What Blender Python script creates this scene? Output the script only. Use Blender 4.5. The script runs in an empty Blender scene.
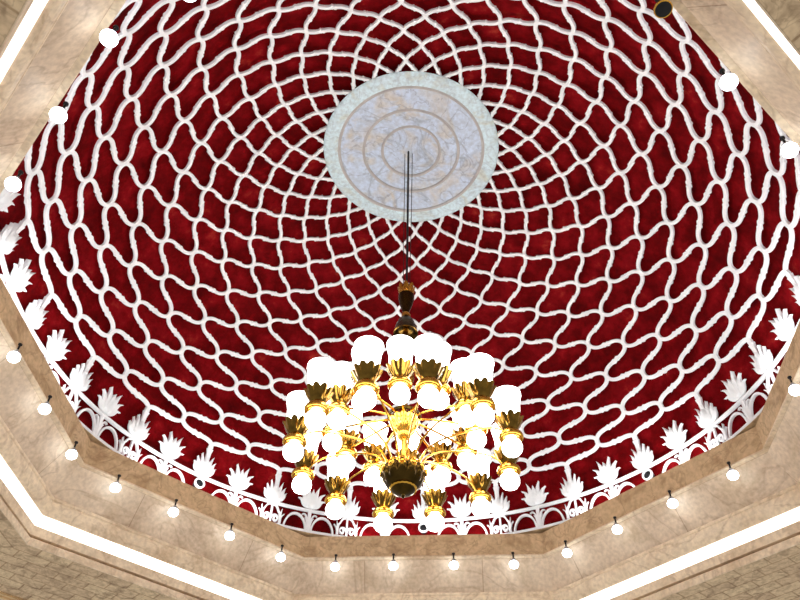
import bpy, math, random
from math import sin, cos, pi, radians as rad
from mathutils import Vector, Matrix, noise
random.seed(7)
S = 4.0                    # metres per unit: apothem of the octagonal opening
ZR = 1.6 + 1.3338 * S       # height of the opening's lower edge above the hall floor
scn = bpy.context.scene
COL = scn.collection

# ------------------------------------------------------------------ materials
def nodes(name):
    m = bpy.data.materials.new(name); m.use_nodes = True
    nt = m.node_tree; b = nt.nodes['Principled BSDF']
    return m, nt, b, nt.nodes.new, nt.links.new

def ramp(N, stops):
    r = N('ShaderNodeValToRGB'); e = r.color_ramp.elements
    while len(e) < len(stops): e.new(0.5)
    for el, (p, c) in zip(e, stops): el.position = p; el.color = (*c, 1)
    return r

def noisy(name, stops, scale=3, detail=6, rough=.5, metal=0, distort=0, bump=0, spec=.3, emit=None, rough_n=.6):
    m, nt, b, N, L = nodes(name)
    tc = N('ShaderNodeTexCoord'); n = N('ShaderNodeTexNoise')
    n.inputs['Scale'].default_value = scale; n.inputs['Detail'].default_value = detail
    n.inputs['Roughness'].default_value = rough_n; n.inputs['Distortion'].default_value = distort
    L(tc.outputs['Object'], n.inputs['Vector'])
    r = ramp(N, stops); L(n.outputs['Fac'], r.inputs['Fac']); L(r.outputs['Color'], b.inputs['Base Color'])
    b.inputs['Roughness'].default_value = rough; b.inputs['Metallic'].default_value = metal
    b.inputs['Specular IOR Level'].default_value = spec
    if bump:
        bp = N('ShaderNodeBump'); bp.inputs['Strength'].default_value = bump; bp.inputs['Distance'].default_value = .02
        L(n.outputs['Fac'], bp.inputs['Height']); L(bp.outputs['Normal'], b.inputs['Normal'])
    if emit:
        b.inputs['Emission Color'].default_value = (*emit[0], 1); b.inputs['Emission Strength'].default_value = emit[1]
    return m

def marble(name, base, vein, tint, scale=1.2, joints=None, rough=.55):
    """veined stone; joints = (row width, row height) in metres cut thin dark seams along the UV directions"""
    m, nt, b, N, L = nodes(name)
    tc = N('ShaderNodeTexCoord')
    n1 = N('ShaderNodeTexNoise'); n1.inputs['Scale'].default_value = scale; n1.inputs['Detail'].default_value = 8
    n1.inputs['Distortion'].default_value = 1.2; L(tc.outputs['Object'], n1.inputs['Vector'])
    r1 = ramp(N, [(.3, tint), (.5, base), (.72, tuple(min(1, c * 1.12) for c in base))])
    L(n1.outputs['Fac'], r1.inputs['Fac'])
    w = N('ShaderNodeTexNoise'); w.inputs['Scale'].default_value = scale * .7; w.inputs['Detail'].default_value = 5
    w.inputs['Distortion'].default_value = 2.0; L(tc.outputs['Object'], w.inputs['Vector'])
    r2 = ramp(N, [(.47, (0, 0, 0)), (.5, (1, 1, 1)), (.53, (0, 0, 0))]); L(w.outputs['Fac'], r2.inputs['Fac'])
    mx = N('ShaderNodeMix'); mx.data_type = 'RGBA'; mx.inputs[7].default_value = (*vein, 1)
    mu = N('ShaderNodeMath'); mu.operation = 'MULTIPLY'; mu.inputs[1].default_value = .45
    L(r2.outputs['Color'], mu.inputs[0]); L(mu.outputs[0], mx.inputs[0]); L(r1.outputs['Color'], mx.inputs[6])
    # fine speckle
    n3 = N('ShaderNodeTexNoise'); n3.inputs['Scale'].default_value = 22; n3.inputs['Detail'].default_value = 3
    L(tc.outputs['Object'], n3.inputs['Vector'])
    r3 = ramp(N, [(.34, (.80, .78, .76)), (.66, (1.0, 1.0, 1.0))]); L(n3.outputs['Fac'], r3.inputs['Fac'])
    m3 = N('ShaderNodeMix'); m3.data_type = 'RGBA'; m3.blend_type = 'MULTIPLY'; m3.inputs[0].default_value = 1
    L(mx.outputs[2], m3.inputs[6]); L(r3.outputs['Color'], m3.inputs[7])
    out = m3.outputs[2]
    if joints:
        uv = N('ShaderNodeUVMap'); br = N('ShaderNodeTexBrick')
        br.inputs['Scale'].default_value = 1; br.inputs['Brick Width'].default_value = joints[0]
        br.inputs['Row Height'].default_value = joints[1]; br.inputs['Mortar Size'].default_value = joints[2]
        br.inputs['Mortar Smooth'].default_value = .4
        br.inputs['Color1'].default_value = (1, 1, 1, 1); br.inputs['Color2'].default_value = (*joints[3], 1)
        br.inputs['Mortar'].default_value = (*joints[4], 1)
        L(uv.outputs['UV'], br.inputs['Vector'])
        m4 = N('ShaderNodeMix'); m4.data_type = 'RGBA'; m4.blend_type = 'MULTIPLY'; m4.inputs[0].default_value = 1
        L(out, m4.inputs[6]); L(br.outputs['Color'], m4.inputs[7]); out = m4.outputs[2]
        bp = N('ShaderNodeBump'); bp.inputs['Strength'].default_value = .5; bp.inputs['Distance'].default_value = .02
        bp.invert = True
        L(br.outputs['Fac'], bp.inputs['Height']); L(bp.outputs['Normal'], b.inputs['Normal'])
    L(out, b.inputs['Base Color'])
    b.inputs['Roughness'].default_value = rough; b.inputs['Specular IOR Level'].default_value = .4
    return m

def glow(name, col, strength, base=(.9, .88, .85)):
    m, nt, b, N, L = nodes(name)
    b.inputs['Base Color'].default_value = (*base, 1); b.inputs['Roughness'].default_value = .4
    lw = N('ShaderNodeTexNoise'); lw.inputs['Scale'].default_value = 5
    tc = N('ShaderNodeTexCoord'); L(tc.outputs['Object'], lw.inputs['Vector'])
    r = ramp(N, [(.2, tuple(c * .92 for c in col)), (.8, col)]); L(lw.outputs['Fac'], r.inputs['Fac'])
    L(r.outputs['Color'], b.inputs['Emission Color'])
    b.inputs['Emission Strength'].default_value = strength
    return m

M_RED = noisy('red_plaster', [(.30, (.055, .0004, .001)), (.47, (.125, .001, .002)), (.60, (.21, .003, .006)), (.78, (.36, .040, .022))],
              scale=3.2, detail=9, rough=.7, spec=.04, rough_n=.7)
M_WHITE = noisy('white_relief_paint', [(.3, (.80, .83, .84)), (.7, (.90, .91, .92))], scale=6, rough=.5)
M_LOTUS = noisy('white_lotus_paint', [(.3, (.78, .82, .83)), (.7, (.88, .90, .91))], scale=9, rough=.5)
M_MED = marble('medallion_marble', (.56, .66, .80), (.18, .20, .26), (.60, .55, .47), scale=2.4)
M_MEDB = marble('medallion_border_marble', (.64, .80, .86), (.40, .48, .54), (.62, .66, .58), scale=3.2)
M_MEDR = noisy('medallion_ring_stone', [(.3, (.40, .38, .37)), (.7, (.54, .52, .50))], scale=6)
M_PANEL = marble('cream_marble_panel', (.75, .60, .44), (.44, .30, .19), (.58, .43, .28), scale=1.1,
                 joints=(1.62, 9.0, .006, (.95, .93, .92), (.68, .60, .55)))
M_FASCIA = marble('brown_marble_fascia', (.66, .47, .27), (.28, .16, .08), (.44, .28, .14), scale=3.0)
M_MOULD = marble('cream_moulding_marble', (.86, .70, .50), (.50, .34, .20), (.72, .54, .35), scale=1.4)
M_EDGE = marble('ochre_edge_moulding', (.78, .54, .28), (.42, .25, .12), (.62, .40, .20), scale=2)
M_TILE = marble('stone_tile_ceiling', (.86, .66, .41), (.36, .25, .14), (.48, .34, .20), scale=6, rough=.7,
                joints=(.38, .19, .010, (.84, .80, .80), (.62, .55, .50)))
M_GOLD = noisy('polished_gold', [(.3, (.62, .32, .035)), (.7, (.85, .50, .09))], scale=8, rough=.13, metal=1)
M_BRONZE = noisy('dark_bronze', [(.3, (.022, .013, .003)), (.7, (.085, .05, .011))], scale=7, rough=.22, metal=1)
M_CUP = noisy('burnished_brass', [(.3, (.09, .05, .010)), (.7, (.26, .15, .028))], scale=11, rough=.16, metal=1)
M_SHADE = glow('lit_opal_glass', (1.0, .95, .90), 8.5)
M_BULB = glow('lit_spot_lens', (.80, .90, 1.0), 9.0)
M_COVE = glow('lit_cove_strip', (1.0, .95, .92), 1.8)
M_BLACK = noisy('black_metal', [(.3, (.008, .008, .009)), (.7, (.02, .02, .022))], scale=9, rough=.45, metal=.4)
M_STEEL = noisy('pale_steel', [(.3, (.5, .5, .5)), (.7, (.7, .7, .7))], scale=9, rough=.3, metal=1)

# ------------------------------------------------------------------ mesh helpers
class MB:
    """vertices in units of S, collected into one mesh"""
    def __init__(s): s.v = []; s.f = []; s.uv = None
    def add(s, v, f):
        o = len(s.v); s.v += [tuple(p) for p in v]; s.f += [tuple(i + o for i in q) for q in f]
    def map(s, fn): s.v = [tuple(fn(*p)) for p in s.v]; return s
    def build(s, name, mat, parent=None, smooth=True, angle=35):
        me = bpy.data.meshes.new(name)
        me.from_pydata([(x * S, y * S, z * S) for x, y, z in s.v], [], s.f)
        if s.uv:
            l = me.uv_layers.new(name='UVMap')
            for i, q in enumerate(s.uv): l.data[i].uv = q
        me.materials.append(mat); me.update()
        if smooth:
            me.shade_smooth()
            try: me.set_sharp_from_angle(angle=rad(angle))
            except Exception: pass
        o = bpy.data.objects.new(name, me); COL.objects.link(o)
        if parent: o.parent = parent
        return o
    # surface of revolution about z; profile (r, z); optional modulation fn(phi, r, z, i)->(r, z)
    def lathe(s, prof, n=24, mod=None, x0=0, y0=0, z0=0):
        v = []; f = []; m = len(prof)
        for k in range(n):
            ph = 2 * pi * k / n
            for i, (r, z) in enumerate(prof):
                if mod: r, z = mod(ph, r, z, i)
                v.append((x0 + r * sin(ph), y0 + r * cos(ph), z0 + z))
        for k in range(n):
            for i in range(m - 1):
                a = k * m + i; b = ((k + 1) % n) * m + i
                f.append((a, a + 1, b + 1, b))
        s.add(v, f); return s
    def tube(s, pts, r, n=8):
        pts = [Vector(p) for p in pts]; v = []; f = []
        up = Vector((0.13, .21, 1)).normalized()
        for i, p in enumerate(pts):
            t = (pts[min(i + 1, len(pts) - 1)] - pts[max(i - 1, 0)]).normalized()
            a = t.cross(up)
            if a.length < .05: a = t.cross(Vector((1, 0, 0)))
            a.normalize(); b = t.cross(a)
            rr = r(i / (len(pts) - 1)) if callable(r) else r
            for k in range(n):
                q = 2 * pi * k / n
                v.append(p + (a * cos(q) + b * sin(q)) * rr)
        for i in range(len(pts) - 1):
            for k in range(n):
                f.append((i * n + k, i * n + (k + 1) % n, (i + 1) * n + (k + 1) % n, (i + 1) * n + k))
        f.append(tuple(range(n))[::-1]); f.append(tuple((len(pts) - 1) * n + k for k in range(n)))
        s.add(v, f); return s
    # flat-relief strip in the local x-z plane, front towards -y
    def ribbon(s, pts, w, y0, y1, ridge=0.0):
        n = len(pts); v = []; f = []
        for i, (x, z) in enumerate(pts):
            xa, za = pts[max(i - 1, 0)]; xb, zb = pts[min(i + 1, n - 1)]
            tx, tz = xb - xa, zb - za; l = math.hypot(tx, tz) or 1; nx, nz = -tz / l, tx / l
            h = (w(i / (n - 1)) if callable(w) else w) / 2
            L = (x + nx * h, z + nz * h); R = (x - nx * h, z - nz * h)
            v += [(L[0], y0, L[1]), (L[0], y1, L[1]), (x, y1 - ridge, z), (R[0], y1, R[1]), (R[0], y0, R[1])]
        for i in range(n - 1):
            a = i * 5; b = a + 5
            for k in range(4): f.append((a + k, a + k + 1, b + k + 1, b + k))
            f.append((a + 4, a, b, b + 4))
        f.append((0, 1, 2, 3, 4)[::-1]); f.append(tuple((n - 1) * 5 + k for k in range(5)))
        s.add(v, f); return s

def bez(p, n=12):
    out = []
    for i in range(n + 1):
        t = i / n; q = [Vector(a) for a in p]
        while len(q) > 1: q = [a.lerp(b, t) for a, b in zip(q, q[1:])]
        out.append(tuple(q[0]))
    return out

def tag(o, label=None, cat=None, group=None, kind=None):
    if label: o['label'] = label
    if cat: o['category'] = cat
    if group: o['group'] = group
    if kind: o['kind'] = kind
    return o

def empty(name, x, y, z, rz=0, **k):
    o = bpy.data.objects.new(name, None); COL.objects.link(o)
    o.empty_display_size = .1
    o.location = (x * S, y * S, ZR + z * S); o.rotation_euler = (0, 0, rz)
    return tag(o, **k)

def kids(o): return [c for c in ALLK.get(o.name, [])]
ALLK = {}
def reg(root):
    """remember children so that copies need no scene update"""
    for o in list(bpy.data.objects):
        if o.parent: ALLK.setdefault(o.parent.name, [])
    for o in list(bpy.data.objects):
        if o.parent and o not in ALLK[o.parent.name]: ALLK[o.parent.name].append(o)

def copy_tree(o, parent=None):
    c = o.copy(); COL.objects.link(c)
    if parent: c.parent = parent
    for ch in kids(o): copy_tree(ch, c)
    return c

def zoff(o): o.location = (0, 0, ZR); return o
ORD = ['first', 'second', 'third', 'fourth', 'fifth', 'sixth', 'seventh', 'eighth', 'ninth', 'tenth', 'eleventh',
       'twelfth', 'thirteenth', 'fourteenth', 'fifteenth', 'sixteenth', 'seventeenth', 'eighteenth']

# ------------------------------------------------------------------ the setting
C8 = cos(rad(22.5))
def oct_ring(prof, uvs=False, close=False, clip=None):
    """profile (apothem, z) swept round the octagon with mitred corners"""
    b = MB(); uv = []
    pts = prof + [prof[0]] if close else prof
    for k in range(8):
        a0, a1 = rad(45 * k - 22.5), rad(45 * k + 22.5)
        d = 0
        for (p, z), (q, w) in zip(pts, pts[1:]):
            l = math.hypot(q - p, w - z)
            vs = [(p / C8 * sin(a0), p / C8 * cos(a0), z), (p / C8 * sin(a1), p / C8 * cos(a1), z),
                  (q / C8 * sin(a1), q / C8 * cos(a1), w), (q / C8 * sin(a0), q / C8 * cos(a0), w)]
            b.add(vs, [(0, 1, 2, 3)])
            T = math.tan(rad(22.5))
            uv += [((-p * T + 7 * k) * S, d * S), ((p * T + 7 * k) * S, d * S), ((q * T + 7 * k) * S, (d + l) * S), ((-q * T + 7 * k) * S, (d + l) * S)]
            d += l
    b.uv = uv
    return b

def struct(o): tag(zoff(o), kind='structure'); return o
A, H, Z0 = 1.0688, .9313, .0893        # the dome the ribs lie on (apex 1.03 above the opening)
D = .026                               # relief of the ribs above the red plaster
prof = [(A + D, .0885)] + [((A + D) * cos(t), Z0 + (H + D) * sin(t)) for t in [rad(2 + 88 * i / 56) for i in range(57)]]
struct(MB().lathe(prof, 144).build('ceiling_dome', M_RED))
struct(oct_ring([(1.095, .094), (1.012, .080), (1.0, .080), (1.0, -.001)]).build('trim_1', M_FASCIA, angle=20))
struct(oct_ring([(1.002, .0010), (.9965, .0006), (.9945, -.0010), (.9960, -.0022), (.9925, -.0030),
                 (.9910, -.0058), (.9925, -.0085), (1.008, -.0095)]).build('trim_9', M_MOULD, angle=20))
b = MB(); n = 96
b.lathe([(1.069, .091), (1.068, .0885), (1.16, .0885)], n)
struct(b.build('trim_2', M_FASCIA))
struct(oct_ring([(1.006, -.0090), (1.0075, -.0120), (1.066, -.104)]).build('trim_3', M_PANEL, angle=20))
struct(oct_ring([(1.070, -.101), (1.0610, -.1015), (1.0585, -.105), (1.0590, -.110), (1.0625, -.113), (1.0605, -.117), (1.0610, -.126), (1.0645, -.138),
                 (1.0705, -.148), (1.0775, -.1535), (1.082, -.1545), (1.092, -.150)]).build('trim_4', M_MOULD, angle=25))
struct(oct_ring([(1.120, -.175), (1.0945, -.1835), (1.0935, -.185), (1.096, -.200), (1.098, -.2105), (1.106, -.2115)]).build('trim_5', M_MOULD, angle=25))
struct(oct_ring([(1.092, -.148), (1.115, -.150), (1.122, -.178)]).build('trim_6', M_MOULD))
struct(oct_ring([(1.104, -.2110), (1.118, -.2110), (1.118, -.2205), (1.0950, -.2205), (1.0925, -.224), (1.0925, -.241), (1.0935, -.2440), (1.0955, -.2442)]).build('trim_7', M_MOULD, angle=25))
struct(oct_ring([(1.094, -.2438), (1.428, -.2438)]).build('ceiling', M_TILE, smooth=False))
struct(oct_ring([(1.428, -.242), (1.428, -.250), (1.434, -.2515), (1.438, -.246), (1.446, -.245), (1.448, -.2515), (1.456, -.2515), (1.456, -.240)]).build('trim_8', M_EDGE, angle=20))
struct(oct_ring([(1.455, -.240), (2.6, -.240)]).build('ceiling_outer', M_TILE, smooth=False))

# glowing cove strips, one per side (the upper right one is broken by a dark gap)
def cove(k, t0, t1, label):
    b = MB(); a = rad(45 * k); T = math.tan(rad(22.5)); v = []
    ps = [(1.080, -.1548), (1.0815, -.160), (1.0865, -.172), (1.092, -.1815), (1.0945, -.1838), (1.100, -.180), (1.088, -.1535)]
    for t in (t0, t1):
        for p, z in ps:
            x = t * T * p
            v.append((x * cos(a) + p * sin(a), -x * sin(a) + p * cos(a), z))
    m = len(ps); f = [(i, (i + 1) % m, m + (i + 1) % m, m + i) for i in range(m)] + [tuple(range(m))[::-1], tuple(range(m, 2 * m))]
    cx, cy = 1.09 * sin(a), 1.09 * cos(a)
    b.add([(x - cx, y - cy, z + .17) for x, y, z in v], f)
    o = b.build('cove_light', M_COVE, smooth=False)
    o.location = (cx * S, cy * S, ZR - .17 * S)
    tag(o, label, 'light strip', 'cove light strips round the octagon')
cove(0, -1, 1, 'white glowing cove strip along the bottom side of the octagonal moulding')
cove(-1, -1, 1, 'white glowing cove strip along the lower left slanting side of the moulding')
cove(1, -1, 1, 'white glowing cove strip along the lower right slanting side of the moulding')
cove(-2, -1, 1, 'white glowing cove strip along the steep left side of the octagonal moulding')
cove(2, -1, 1, 'white glowing cove strip along the steep right side of the octagonal moulding')
cove(-3, -1, 1, 'white glowing cove strip crossing the upper left corner of the photo')
cove(3, .02, 1, 'long white glowing cove strip in the upper right corner, above the dark gap')
cove(3, -1, -.06, 'short white glowing cove strip at the upper right edge, below the dark gap')

# ------------------------------------------------------------------ lattice of ribs
TH = [11.88, 15.28, 19.06, 23.04, 27.13, 30.68, 34.87, 38.54, 42.55, 46.38, 50.13, 53.58, 57.72, 61.07, 64.45, 67.83, 71.2, 74.5, 77.8]
def theta(r):
    k = max(0, min(int(r), len(TH) - 2)); return rad(TH[k] + (TH[k + 1] - TH[k]) * (r - k))
def rib_mesh(sgn):
    b = MB(); pts = []
    SS = [0, .03, .06, .09, .13, .17, .22, .27, .32, .37, .41, .435, .45, .465, .48, .5, .52, .535, .55, .565, .59, .63, .68, .73, .78, .83, .87, .91, .94, .97]
    NR = 17
    for k in range(NR):
        f = k / 17
        for s in SS + ([1.0] if k == NR - 1 else []):
            u = 2 * s if s <= .5 else 2 * s - 1
            q = (.130 * (1 - f) + .016 * f) * 4 * u * (1 - u) * (1 if s <= .5 else -1)
            if k == 0 and s < .5: q *= 1.3
            # little paired beads and a side step where the two arcs of each ogee meet
            w = 1 + .55 * math.exp(-((s - .455) / .018) ** 2) + .55 * math.exp(-((s - .545) / .018) ** 2) + .25 * math.exp(-(min(s, 1 - s) / .05) ** 2)
            q += .020 * math.tanh((s - .5) / .02) * math.exp(-((s - .5) / .08) ** 2)
            r = k + s + q; az = sgn * 7.5 * (k + s - q)
            pts.append((rad(az), theta(r), w * (.0134 - .0030 * f)))
    P = []
    for az, t, w in pts:
        P.append((Vector((A * cos(t) * sin(az), A * cos(t) * cos(az), Z0 + H * sin(t))),
                  Vector((cos(t) / A * sin(az), cos(t) / A * cos(az), sin(t) / H)).normalized(), w))
    v = []; f = []
    for i, (p, nrm, w) in enumerate(P):
        tg = (P[min(i + 1, len(P) - 1)][0] - P[max(i - 1, 0)][0]).normalized()
        sd = tg.cross(nrm).normalized()
        h = w / 2
        sh = [(-h, .0085), (-h, .0016), (-h * .80, 0), (h * .80, 0), (h, .0016), (h, .0085)]
        for a_, d_ in sh: v.append(p + sd * a_ + nrm * d_)
    m = 6
    for i in range(len(P) - 1):
        for k in range(m - 1):
            f.append((i * m + k, (i + 1) * m + k, (i + 1) * m + k + 1, i * m + k + 1))
        f.append((i * m + m - 1, (i + 1) * m + m - 1, (i + 1) * m, i * m))
    f.append(tuple(range(m))); f.append(tuple((len(P) - 1) * m + k for k in range(m))[::-1])
    b.add(v, f); return b
lat = empty('dome_lattice', 0, 0, 0, label='white ogee lattice of crossing wavy ribs covering the red dome', cat='lattice')
for sgn in (1, -1):
    r0 = rib_mesh(sgn).build('rib', M_WHITE, lat, angle=25)
    for m in range(1, 24):
        c = r0.copy(); COL.objects.link(c); c.parent = lat; c.rotation_euler = (0, 0, -rad(15 * m))

# ------------------------------------------------------------------ medallion at the crown
med = empty('ceiling_medallion', 0, 0, .975, label='round pale marble medallion with ring mouldings at the top of the dome', cat='medallion')
R = .3046
MB().lathe([(0, .0125), (.10, .0120), (.1005, .0085), (.165, .0080), (.1655, .005), (.25, .0045), (.2505, .003)], 96).build('disc', M_MED, med)
MB().lathe([(.2495, .006), (.2505, .001), (R - .012, 0), (R - .003, .002), (R, .005), (R - .002, .0065), (.2495, .0075)], 96).build('border', M_MEDB, med)
for r, z in ((.1003, .0090), (.1653, .0055), (.2505, .002)):
    MB().lathe([(r - .0055, z + .004), (r - .0045, z - .002), (r, z - .0045), (r + .0045, z - .002), (r + .0055, z + .004)], 96).build('ring_moulding', M_MEDR, med)

# ------------------------------------------------------------------ lotus ornaments round the rim
BK = .009
def bend(x, y, z):
    q = x / A
    return ((A + y) * sin(q), (A + y) * cos(q) - A, z)
def leaf(b, spine, w, y, tip=.6):
    pts = bez([(p[0], p[1]) for p in spine], 10)
    b.ribbon([(p[0], p[1]) for p in pts], lambda t: max(.0006, w * (sin(pi * min(1, (t * .62 + .30))) ** tip) * (1 - t ** 5)), BK, y, .0028)
def petal(par, spine, w, y):
    spine = [(p[0], p[1] * KZ[0]) for p in spine]
    b = MB(); leaf(b, [(Vector((p[0], p[1], 0))) for p in spine], w, y); b.map(bend)
    return b.build('petal', M_LOTUS, par, angle=60)
KZ = [1.0]
def lotus_free():
    KZ[0] = 1.13
    e = empty('lotus_ornament', 0, A, .1835)
    for sx in (1, -1):
        petal(e, [(sx * .005, .007), (sx * .036, .007), (sx * .024, .031), (sx * .051, .029)], .0175, .002)
        petal(e, [(sx * .005, .009), (sx * .031, .014), (sx * .018, .044), (sx * .046, .053)], .0175, -.001)
        petal(e, [(sx * .003, .012), (sx * .017, .026), (sx * .008, .048), (sx * .024, .074)], .0175, -.004)
    petal(e, [(0, .010), (0, .03), (0, .046), (0, .062)], .017, -.007)
    b = MB(); pts = [(0, 0), (0, .008), (0, .016), (0, .024), (0, .032), (0, .040)]
    ws = [.010, .026, .033, .032, .022, .006]
    b.ribbon(pts, lambda t: ws[int(round(t * 5))], BK, -.004, .006); b.map(bend); b.build('calyx', M_LOTUS, e, angle=60)
    return e
def lotus_rooted():
    KZ[0] = .88
    e = empty('lotus_ornament', 0, A, .1835)
    for sx in (1, -1):
        petal(e, [(sx * .008, .006), (sx * .038, .006), (sx * .030, .030), (sx * .043, .040)], .0155, .002)
        petal(e, [(sx * .008, .010), (sx * .030, .016), (sx * .022, .040), (sx * .036, .062)], .0155, 0)
        petal(e, [(sx * .004, .014), (sx * .018, .026), (sx * .012, .052), (sx * .023, .080)], .012, -.003)
    b = MB(); pts = [(0, 0), (0, .008), (0, .016), (0, .026), (0, .038), (0, .052)]
    ws = [.016, .036, .042, .038, .028, .014]
    b.ribbon(pts, lambda t: ws[int(round(t * 5))], BK, -.004, .007); b.map(bend); b.build('calyx', M_LOTUS, e, angle=60)
    b = MB(); b.ribbon([(0, .034), (0, .05), (0, .066), (0, .080), (0, .088), (0, .0960)], lambda t: .0150 + .002 * abs(t - .4) + (.016 * max(0, t - .6)), BK, -.0003, .0005)
    b.map(bend); b.build('stem', M_WHITE, e, angle=60)
    return e
def set_az(o, az, z, r=A, tilt=0):
    a = rad(az); o.location = (r * sin(a) * S, r * cos(a) * S, ZR + z * S); o.rotation_euler = (tilt, 0, -a)
LA, RA = -112.5, 91
free, rooted = lotus_free(), lotus_rooted(); reg(None)
fa = [az for az in [7.5 + 15 * i for i in range(-8, 7)] if LA <= az <= RA]
ra = [15 * i for i in range(-8, 7) if LA <= 15 * i <= RA]
for src, azs, kind in ((free, fa, 'free'), (rooted, ra, 'rooted')):
    n = len(azs)
    for i, az in enumerate(azs):
        o = src if i == 0 else copy_tree(src)
        set_az(o, az, .1840, 1.0630, rad(10))
        q = n - 1 - i
        pos = (ORD[i] + ' of its kind from the left') if i <= q else ((ORD[q] + ' of its kind from the right') if q else 'rightmost of its kind')
        if i == 0: pos = 'leftmost of its kind'
        if kind == 'free': tag(o, 'spread white lotus standing free on the rim rail, ' + pos, 'ornament', 'free lotuses on the rim rail')
        else: tag(o, 'stemmed white lotus at the lattice foot, ' + pos, 'ornament', 'stemmed lotuses at the lattice feet')

# ------------------------------------------------------------------ scroll frieze below the rail
fr = empty('scroll_frieze', 0, 0, .0, label='white scrollwork frieze with rail running round the foot of the dome', cat='frieze')
def axis(x, y, z):
    q = x / A; z = .090 + (z - .0775) * 1.13
    return ((A + y) * sin(q), (A + y) * cos(q), z)
MB().lathe([(A + .008, .1735), (A + .001, .1735), (A - .003, .1745), (A - .003, .1815), (A + .001, .183), (A + .008, .183), (A + .008, .1735)], 144).build('rail', M_WHITE, fr)
MB().lathe([(A + D, .0895), (A - .002, .0895), (A - .003, .092), (A - .002, .0985), (A + D, .0995)], 144).build('base_band', M_WHITE, fr)
def spiral(cx, cz, r0, turns, sx, start):
    return [(cx + sx * r0 * (1 - .75 * t) * cos(start + turns * 2 * pi * t), cz + r0 * (1 - .75 * t) * sin(start + turns * 2 * pi * t)) for t in [i / 22 for i in range(23)]]
b = MB()
b.ribbon([(0, .152), (0, .13), (0, .105), (0, .085)], .006, BK, 0, .001)
for sx in (1, -1):
    b.ribbon(spiral(sx * .016, .103, .0135, 1.25, -sx, 0), .0050, BK, 0, .001)
    b.ribbon([(p[0], p[1]) for p in bez([Vector((sx * .004, .150, 0)), Vector((sx * .024, .152, 0)), Vector((sx * .020, .128, 0)), Vector((sx * .034, .124, 0))])], .0052, BK, 0, .001)
    for tx, tz in ((.022, .142), (.038, .140), (.048, .124)):
        b.ribbon([(p[0], p[1]) for p in bez([Vector((sx * .034, .090, 0)), Vector((sx * .034, .115, 0)), Vector((sx * tx, tz, 0))], 8)], lambda t: .008 * (1 - t) + .001, BK, .001, .001)
v0 = b.map(axis).build('volute', M_WHITE, fr, angle=50)
b = MB()
b.ribbon([(0, .152), (0, .13), (0, .105), (0, .085)], lambda t: .012 - .005 * t, BK, -.001, .001)
for sx in (1, -1):
    b.ribbon([(p[0], p[1]) for p in bez([Vector((sx * .003, .088, 0)), Vector((sx * .005, .140, 0)), Vector((sx * .018, .148, 0)), Vector((sx * .028, .138, 0))])], lambda t: .0075 * (1 - .7 * t), BK, .001, .001)
    b.ribbon([(p[0], p[1]) for p in bez([Vector((sx * .004, .088, 0)), Vector((sx * .008, .122, 0)), Vector((sx * .016, .130, 0))])], lambda t: .006 * (1 - .7 * t), BK, .002, .001)
s0 = b.map(axis).build('leaf_stem', M_WHITE, fr, angle=50)
b = MB(); b.ribbon([(p[0], p[1]) for p in bez([Vector((.010, .084, 0)), Vector((.014, .150, 0)), Vector((.078, .158, 0)), Vector((.090, .088, 0))], 20)], .0062, BK, 0, .001)
a0 = b.map(axis).build('arch', M_WHITE, fr, angle=50)
b = MB(); b.ribbon([(-p[0], p[1]) for p in bez([Vector((.010, .084, 0)), Vector((.014, .150, 0)), Vector((.078, .158, 0)), Vector((.090, .088, 0))], 20)], .0062, BK, 0, .001)
a1 = b.map(axis).build('arch', M_WHITE, fr, angle=50)
first = {}
for i in range(-8, 8):
    for src, az in ((v0, 15 * i), (s0, 15 * i + 7.5), (a0, 15 * i + 7.5), (a1, 15 * i + 7.5)):
        if not LA <= az <= RA or (src is v0 and az in (-45, 0, 45)): continue
        c = src if src not in first else src.copy()
        if src in first: COL.objects.link(c); c.parent = fr
        first[src] = 1
        c.rotation_euler = (0, 0, -rad(az))

# three round fixtures let into the frieze
def fixture(az, label):
    e = empty('round_fixture', 0, A, .150); set_az(e, az, .150)
    def fc(b): return b.map(lambda x, y, z: (x, -z, y))
    fc(MB().lathe([(.0140, -.008), (.0178, -.008), (.0195, -.004), (.0195, .002), (.0178, .004), (.0150, .0035), (.0140, .001)], 28)).build('ring', M_WHITE, e)
    fc(MB().lathe([(0, .0020), (.007, .0015), (.0115, .000), (.0138, -.003), (.0138, -D)], 24)).build('lens', M_BLACK, e)
    tag(e, label, 'fixture', 'round fixtures in the rim frieze')
fixture(-45, 'round white-ringed fixture with black centre on the frieze at lower left')
fixture(0, 'round white-ringed fixture with black centre on the frieze below the chandelier')
fixture(45, 'round white-ringed fixture with black centre on the frieze at lower right')

# ------------------------------------------------------------------ spotlights under the marble edge
def spot(lit=True):
    e = empty('spotlight', 0, 0, 0)
    b = MB(); b.lathe([(0, .003), (.0052, .003), (.0052, -.0005), (.0028, -.0015), (.0024, -.018), (.006, -.020), (.006, -.022), (0, -.022)], 12); b.build('bracket', M_BLACK, e)
    sh = [(0, -.019), (.006, -.020), (.0085, -.024), (.0095, -.029), (.0090, -.031), (0, -.031)]
    MB().lathe(sh, 20).build('housing', M_STEEL if lit else M_BLACK, e)
    if lit: MB().lathe([(.0088, -.0295), (.0130, -.033), (.0158, -.039), (.0155, -.045), (.0120, -.0505), (.0065, -.0535), (0, -.0545)], 20).build('bulb', M_BULB, e)
    else:
        MB().lathe([(.0095, -.029), (.0140, -.034), (.0150, -.041), (.0060, -.0415), (0, -.0415)], 20).build('lens', M_BLACK, e)
        MB().lathe([(.0140, -.037), (.0158, -.0375), (.0158, -.041), (.0140, -.0415)], 20).build('rim', M_GOLD, e)
    return e
def put_spot(o, k, t):
    a = rad(45 * k); p = .981
    o.location = ((t * cos(a) + p * sin(a)) * S, (-t * sin(a) + p * cos(a)) * S, ZR - .004 * S); o.rotation_euler = (0, 0, -a)
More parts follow.
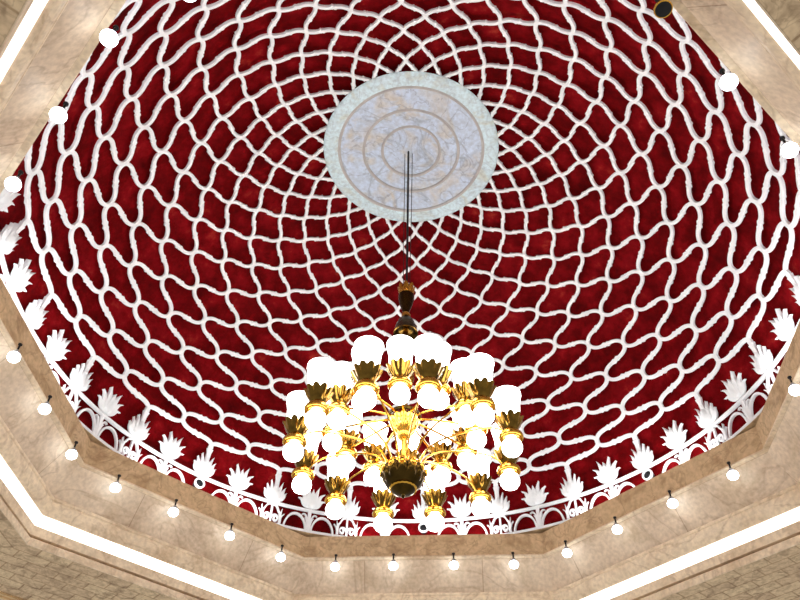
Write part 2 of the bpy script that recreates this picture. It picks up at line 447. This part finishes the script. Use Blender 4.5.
lit, dark = spot(), spot(False); reg(None)
low = [(-2, -.104), (-2, .102), (-2, .309), (-1, -.302), (-1, -.103), (-1, .105), (-1, .308), (0, -.300), (0, -.101), (0, .105), (0, .307),
       (1, -.305), (1, -.101), (1, .105), (1, .310), (2, -.098)]
GS = 'spotlights under the marble edge of the dome'
for i, (k, t) in enumerate(low):
    o = lit if i == 0 else copy_tree(lit)
    put_spot(o, k, t)
    q = 15 - i
    pos = 'leftmost' if i == 0 else 'rightmost' if q == 0 else (ORD[i] + ' from the left') if i <= q else (ORD[q] + ' from the right')
    tag(o, 'small bright spotlight below the lower marble edge, ' + pos + ' of the lower row', 'spotlight', GS)
for (k, t), l in (((-3, .112), 'small bright spotlight at the upper left marble edge, lowest of that edge'),
                  ((-3, -.100), 'small bright spotlight at the upper left marble edge, middle of the three'),
                  ((-3, -.304), 'small bright spotlight at the upper left marble edge, highest of the three'),
                  ((-4, .318), 'bright spotlight cut by the top of the photo, left of the medallion'),
                  ((3, -.101), 'small bright spotlight at the upper right marble edge, lower of the two'),
                  ((3, .110), 'small bright spotlight at the upper right marble edge, upper of the two')):
    o = copy_tree(lit); put_spot(o, k, t); tag(o, l, 'spotlight', GS)
put_spot(dark, 3, .308); tag(dark, 'unlit black spotlight with thin gold rim at the top of the upper right edge', 'spotlight', GS)

# ------------------------------------------------------------------ chandelier
CX, CY = -.0085, .0005
ch = empty('chandelier', CX, CY, 0, label='large gold chandelier with two rings of glowing white glass lamps hanging from the medallion', cat='chandelier')
def part(b, name, m, par=ch, **k): return b.build(name, m, par, **k)
part(MB().tube([(0.001, 0, .29), (0.0005, 0, .6), (-.0005, 0, .986)], .0033), 'suspension_rod', M_BLACK)
for sx in (1, -1):
    part(MB().tube([(sx * .009, .004, .30), (sx * .0115, .006, .6), (sx * .013, .008, .985)], .0011, 6), 'suspension_cable', M_BLACK)
def petal_mod(nl, dr, dz, i0=0, i1=99):
    def f(ph, r, z, i):
        if i0 <= i <= i1:
            w = abs(cos(nl * ph / 2)); return r * (1 - dr + dr * w ** .7), z - dz * (1 - w ** .55)
        return r, z
    return f
# top finial: crown, vase, ring and bell
part(MB().lathe([(0, .306), (.006, .304), (.007, .292), (.011, .288), (.009, .280), (0, .278)], 16), 'rod_socket', M_BLACK)
part(MB().lathe([(.010, .244), (.017, .250), (.022, .262), (.025, .284), (.023, .284), (.019, .262), (.010, .252)], 64, petal_mod(8, .18, .020, 2, 4)), 'crown', M_GOLD)
part(MB().lathe([(0, .256), (.014, .254), (.0225, .246), (.0225, .236), (.019, .215), (.012, .192), (.009, .180), (.0085, .172), (0, .170)], 40), 'vase', M_BRONZE)
part(MB().lathe([(.006, .176), (.011, .173), (.0125, .168), (.011, .162), (.006, .160)], 24), 'neck_ring', M_GOLD)
part(MB().lathe([(.006, .163), (.013, .158), (.021, .146), (.027, .128), (.031, .108), (.033, .100), (.030, .099), (.020, .112), (.0, .118)], 40), 'bell', M_BRONZE)
# column with turned ornaments
part(MB().lathe([(.007, .115), (.007, .06), (.014, .052), (.016, .040), (.012, .030), (.007, .024), (.007, -.02), (.013, -.030), (.022, -.046), (.024, -.060), (.018, -.076),
                 (.009, -.086), (.007, -.10), (.007, -.17), (.011, -.176), (.0065, -.184), (.0065, -.33)], 24), 'column', M_GOLD)
# upper dish carrying the inner ring of arms
part(MB().lathe([(.004, -.178), (.030, -.180), (.036, -.184), (.037, -.190), (.034, -.204), (.026, -.220), (.016, -.230), (.0165, -.236), (.015, -.240), (.008, -.246), (.0, -.248)], 80, petal_mod(12, .13, .006, 1, 5)), 'upper_dish', M_GOLD)
part(MB().lathe([(.036, -.176), (.0385, -.174), (.041, -.176), (.041, -.184), (.0385, -.186), (.036, -.184)], 48), 'hoop', M_BRONZE)
# lower bowl
part(MB().lathe([(.005, -.318), (.030, -.320), (.044, -.324), (.0505, -.332), (.0515, -.341), (.048, -.352), (.043, -.363), (.035, -.372), (.026, -.376)], 96, petal_mod(12, .12, .006, 1, 6)), 'bowl', M_BRONZE)
part(MB().lathe([(.020, -.317), (.040, -.3165), (.046, -.320), (.045, -.326), (.040, -.324), (.020, -.321)], 96, petal_mod(12, .14, .004, 1, 4)), 'bowl_collar', M_GOLD)
for k in range(12):
    a = rad(30 * k); x, y = .0510 * sin(a), .0510 * cos(a)
    b = MB(); b.lathe([(.0055, -.004), (.0078, .0), (.0055, .003)], 14, None); b.lathe([(0, .0030), (.003, .0024), (.0042, -.001)], 12)
    b.map(lambda X, Y, Z: (x + X * cos(a) + Z * sin(a), y - X * sin(a) + Z * cos(a), -.338 + Y * 1.3)); part(b, 'rosette', M_GOLD)
part(MB().lathe([(.0255, -.374), (.0300, -.3755), (.0315, -.379), (.0295, -.382), (.0255, -.3815)], 72, petal_mod(20, .06, 0)), 'bowl_ring', M_GOLD)
part(MB().lathe([(.0280, -.380), (.024, -.386), (.015, -.391), (.005, -.394), (.0045, -.398), (.002, -.402), (0, -.403)], 40), 'bowl_cap', M_BRONZE)

def lamp(tilt_seed=0):
    h = MB()
    h.lathe([(0, .016), (.010, .015), (.012, .010), (.020, .0075), (.0260, .004), (.0275, 0), (.0275, -.004), (.0255, -.0065), (.0240, -.0065), (.0238, -.003), (.0215, -.0035),
             (.0210, -.008), (.0185, -.0085), (.0180, -.004), (.0, -.003)], 32)
    h = h.build('lamp', M_GOLD, ch)
    MB().lathe([(.0115, -.003), (.0120, -.008), (.0165, -.013), (.0208, -.018), (.0230, -.027), (.0222, -.036), (.0175, -.0435), (.0095, -.0475), (0, -.0488)], 28).build('globe', M_SHADE, h)
    c = MB(); c.lathe([(.009, .012), (.0125, .014), (.0190, .022), (.0265, .034), (.0320, .046), (.0340, .050), (.0310, .048), (.0240, .036), (.0170, .024), (.010, .018)], 72,
                      petal_mod(10, .22, .008, 2, 8)); c.build('petal_cup', M_CUP, h, angle=60)
    MB().lathe([(.010, .018), (.0180, .022), (.0220, .032), (.0245, .050), (.0262, .070), (.0278, .090), (.0305, .106), (.0330, .115), (.0328, .121), (.0290, .123), (.0268, .107), (.0242, .085), (.0225, .055), (.016, .026)], 32).build('glass_shade', M_SHADE, h)
    return h
first = lamp(); reg(None)
cnt = 0
def arm(pts, r):
    part(MB().tube(bez([Vector(p) for p in pts], 18), r, 8), 'arm', M_GOLD)
def pol(r, az, z): return (r * sin(az), r * cos(az), z)
for rr, z, off in ((.2505, -.292, 15), (.1687, -.221, 0)):
    for k in range(12):
        a = rad(off + 30 * k)
        o = first if cnt == 0 else copy_tree(first, ch)
        cnt += 1
        o.location = (rr * sin(a) * S, rr * cos(a) * S, z * S); o.rotation_euler = (0, 0, -a + .2 * random.random())
        if rr > .2:
            arm([pol(.036, a, -.326), pol(.050, a, -.235), pol(.150, a, -.275), pol(.205, a, -.230), pol(rr - .012, a, z + .013)], lambda t: .0026 - .0006 * t)
        else:
            arm([pol(.034, a, -.186), pol(.08, a, -.190), pol(.12, a, -.200), pol(rr - .010, a, z + .012)], .0027)

# ------------------------------------------------------------------ light of the hall, camera
# concealed uplights lying on the ledge behind the marble lip, one per side
for k in range(8):
    l = bpy.data.lights.new('ledge_uplight', 'AREA'); l.shape = 'RECTANGLE'; l.size = 2.1; l.size_y = .04
    l.energy = 18; l.color = (.97, .97, 1.0)
    o = bpy.data.objects.new('ledge_uplight', l); COL.objects.link(o)
    a = rad(45 * k); o.location = (1.010 * S * sin(a), 1.010 * S * cos(a), ZR + .0835 * S)
    o.rotation_euler = (pi, 0, -a)
w = bpy.data.worlds.new('hall_light'); scn.world = w; w.use_nodes = True
bg = w.node_tree.nodes['Background']; bg.inputs['Color'].default_value = (1.0, .96, .92, 1); bg.inputs['Strength'].default_value = .58

def basis(yaw, e, roll):
    cy, sy, ce, se = cos(yaw), sin(yaw), cos(e), sin(e)
    f = Vector((sy * ce, cy * ce, se)); r = Vector((cy, -sy, 0)); u = r.cross(f)
    return cos(roll) * r + sin(roll) * u, -sin(roll) * r + cos(roll) * u, f
r, u, f = basis(-.0756, .8149, .0244)
cam = bpy.data.cameras.new('camera'); co = bpy.data.objects.new('camera', cam); COL.objects.link(co)
Mx = Matrix((r, u, -f)).transposed().to_4x4()
Mx.translation = Vector((.0856 * S, -1.4701 * S, ZR - 1.3338 * S))
co.matrix_world = Mx
cam.sensor_width = 36; cam.lens = 771.86 / 800 * 36; cam.clip_end = 200
scn.camera = co
vs = scn.view_settings
vs.view_transform = 'Standard'; vs.look = 'None'; vs.gamma = 1; vs.use_curve_mapping = False; vs.exposure = 0
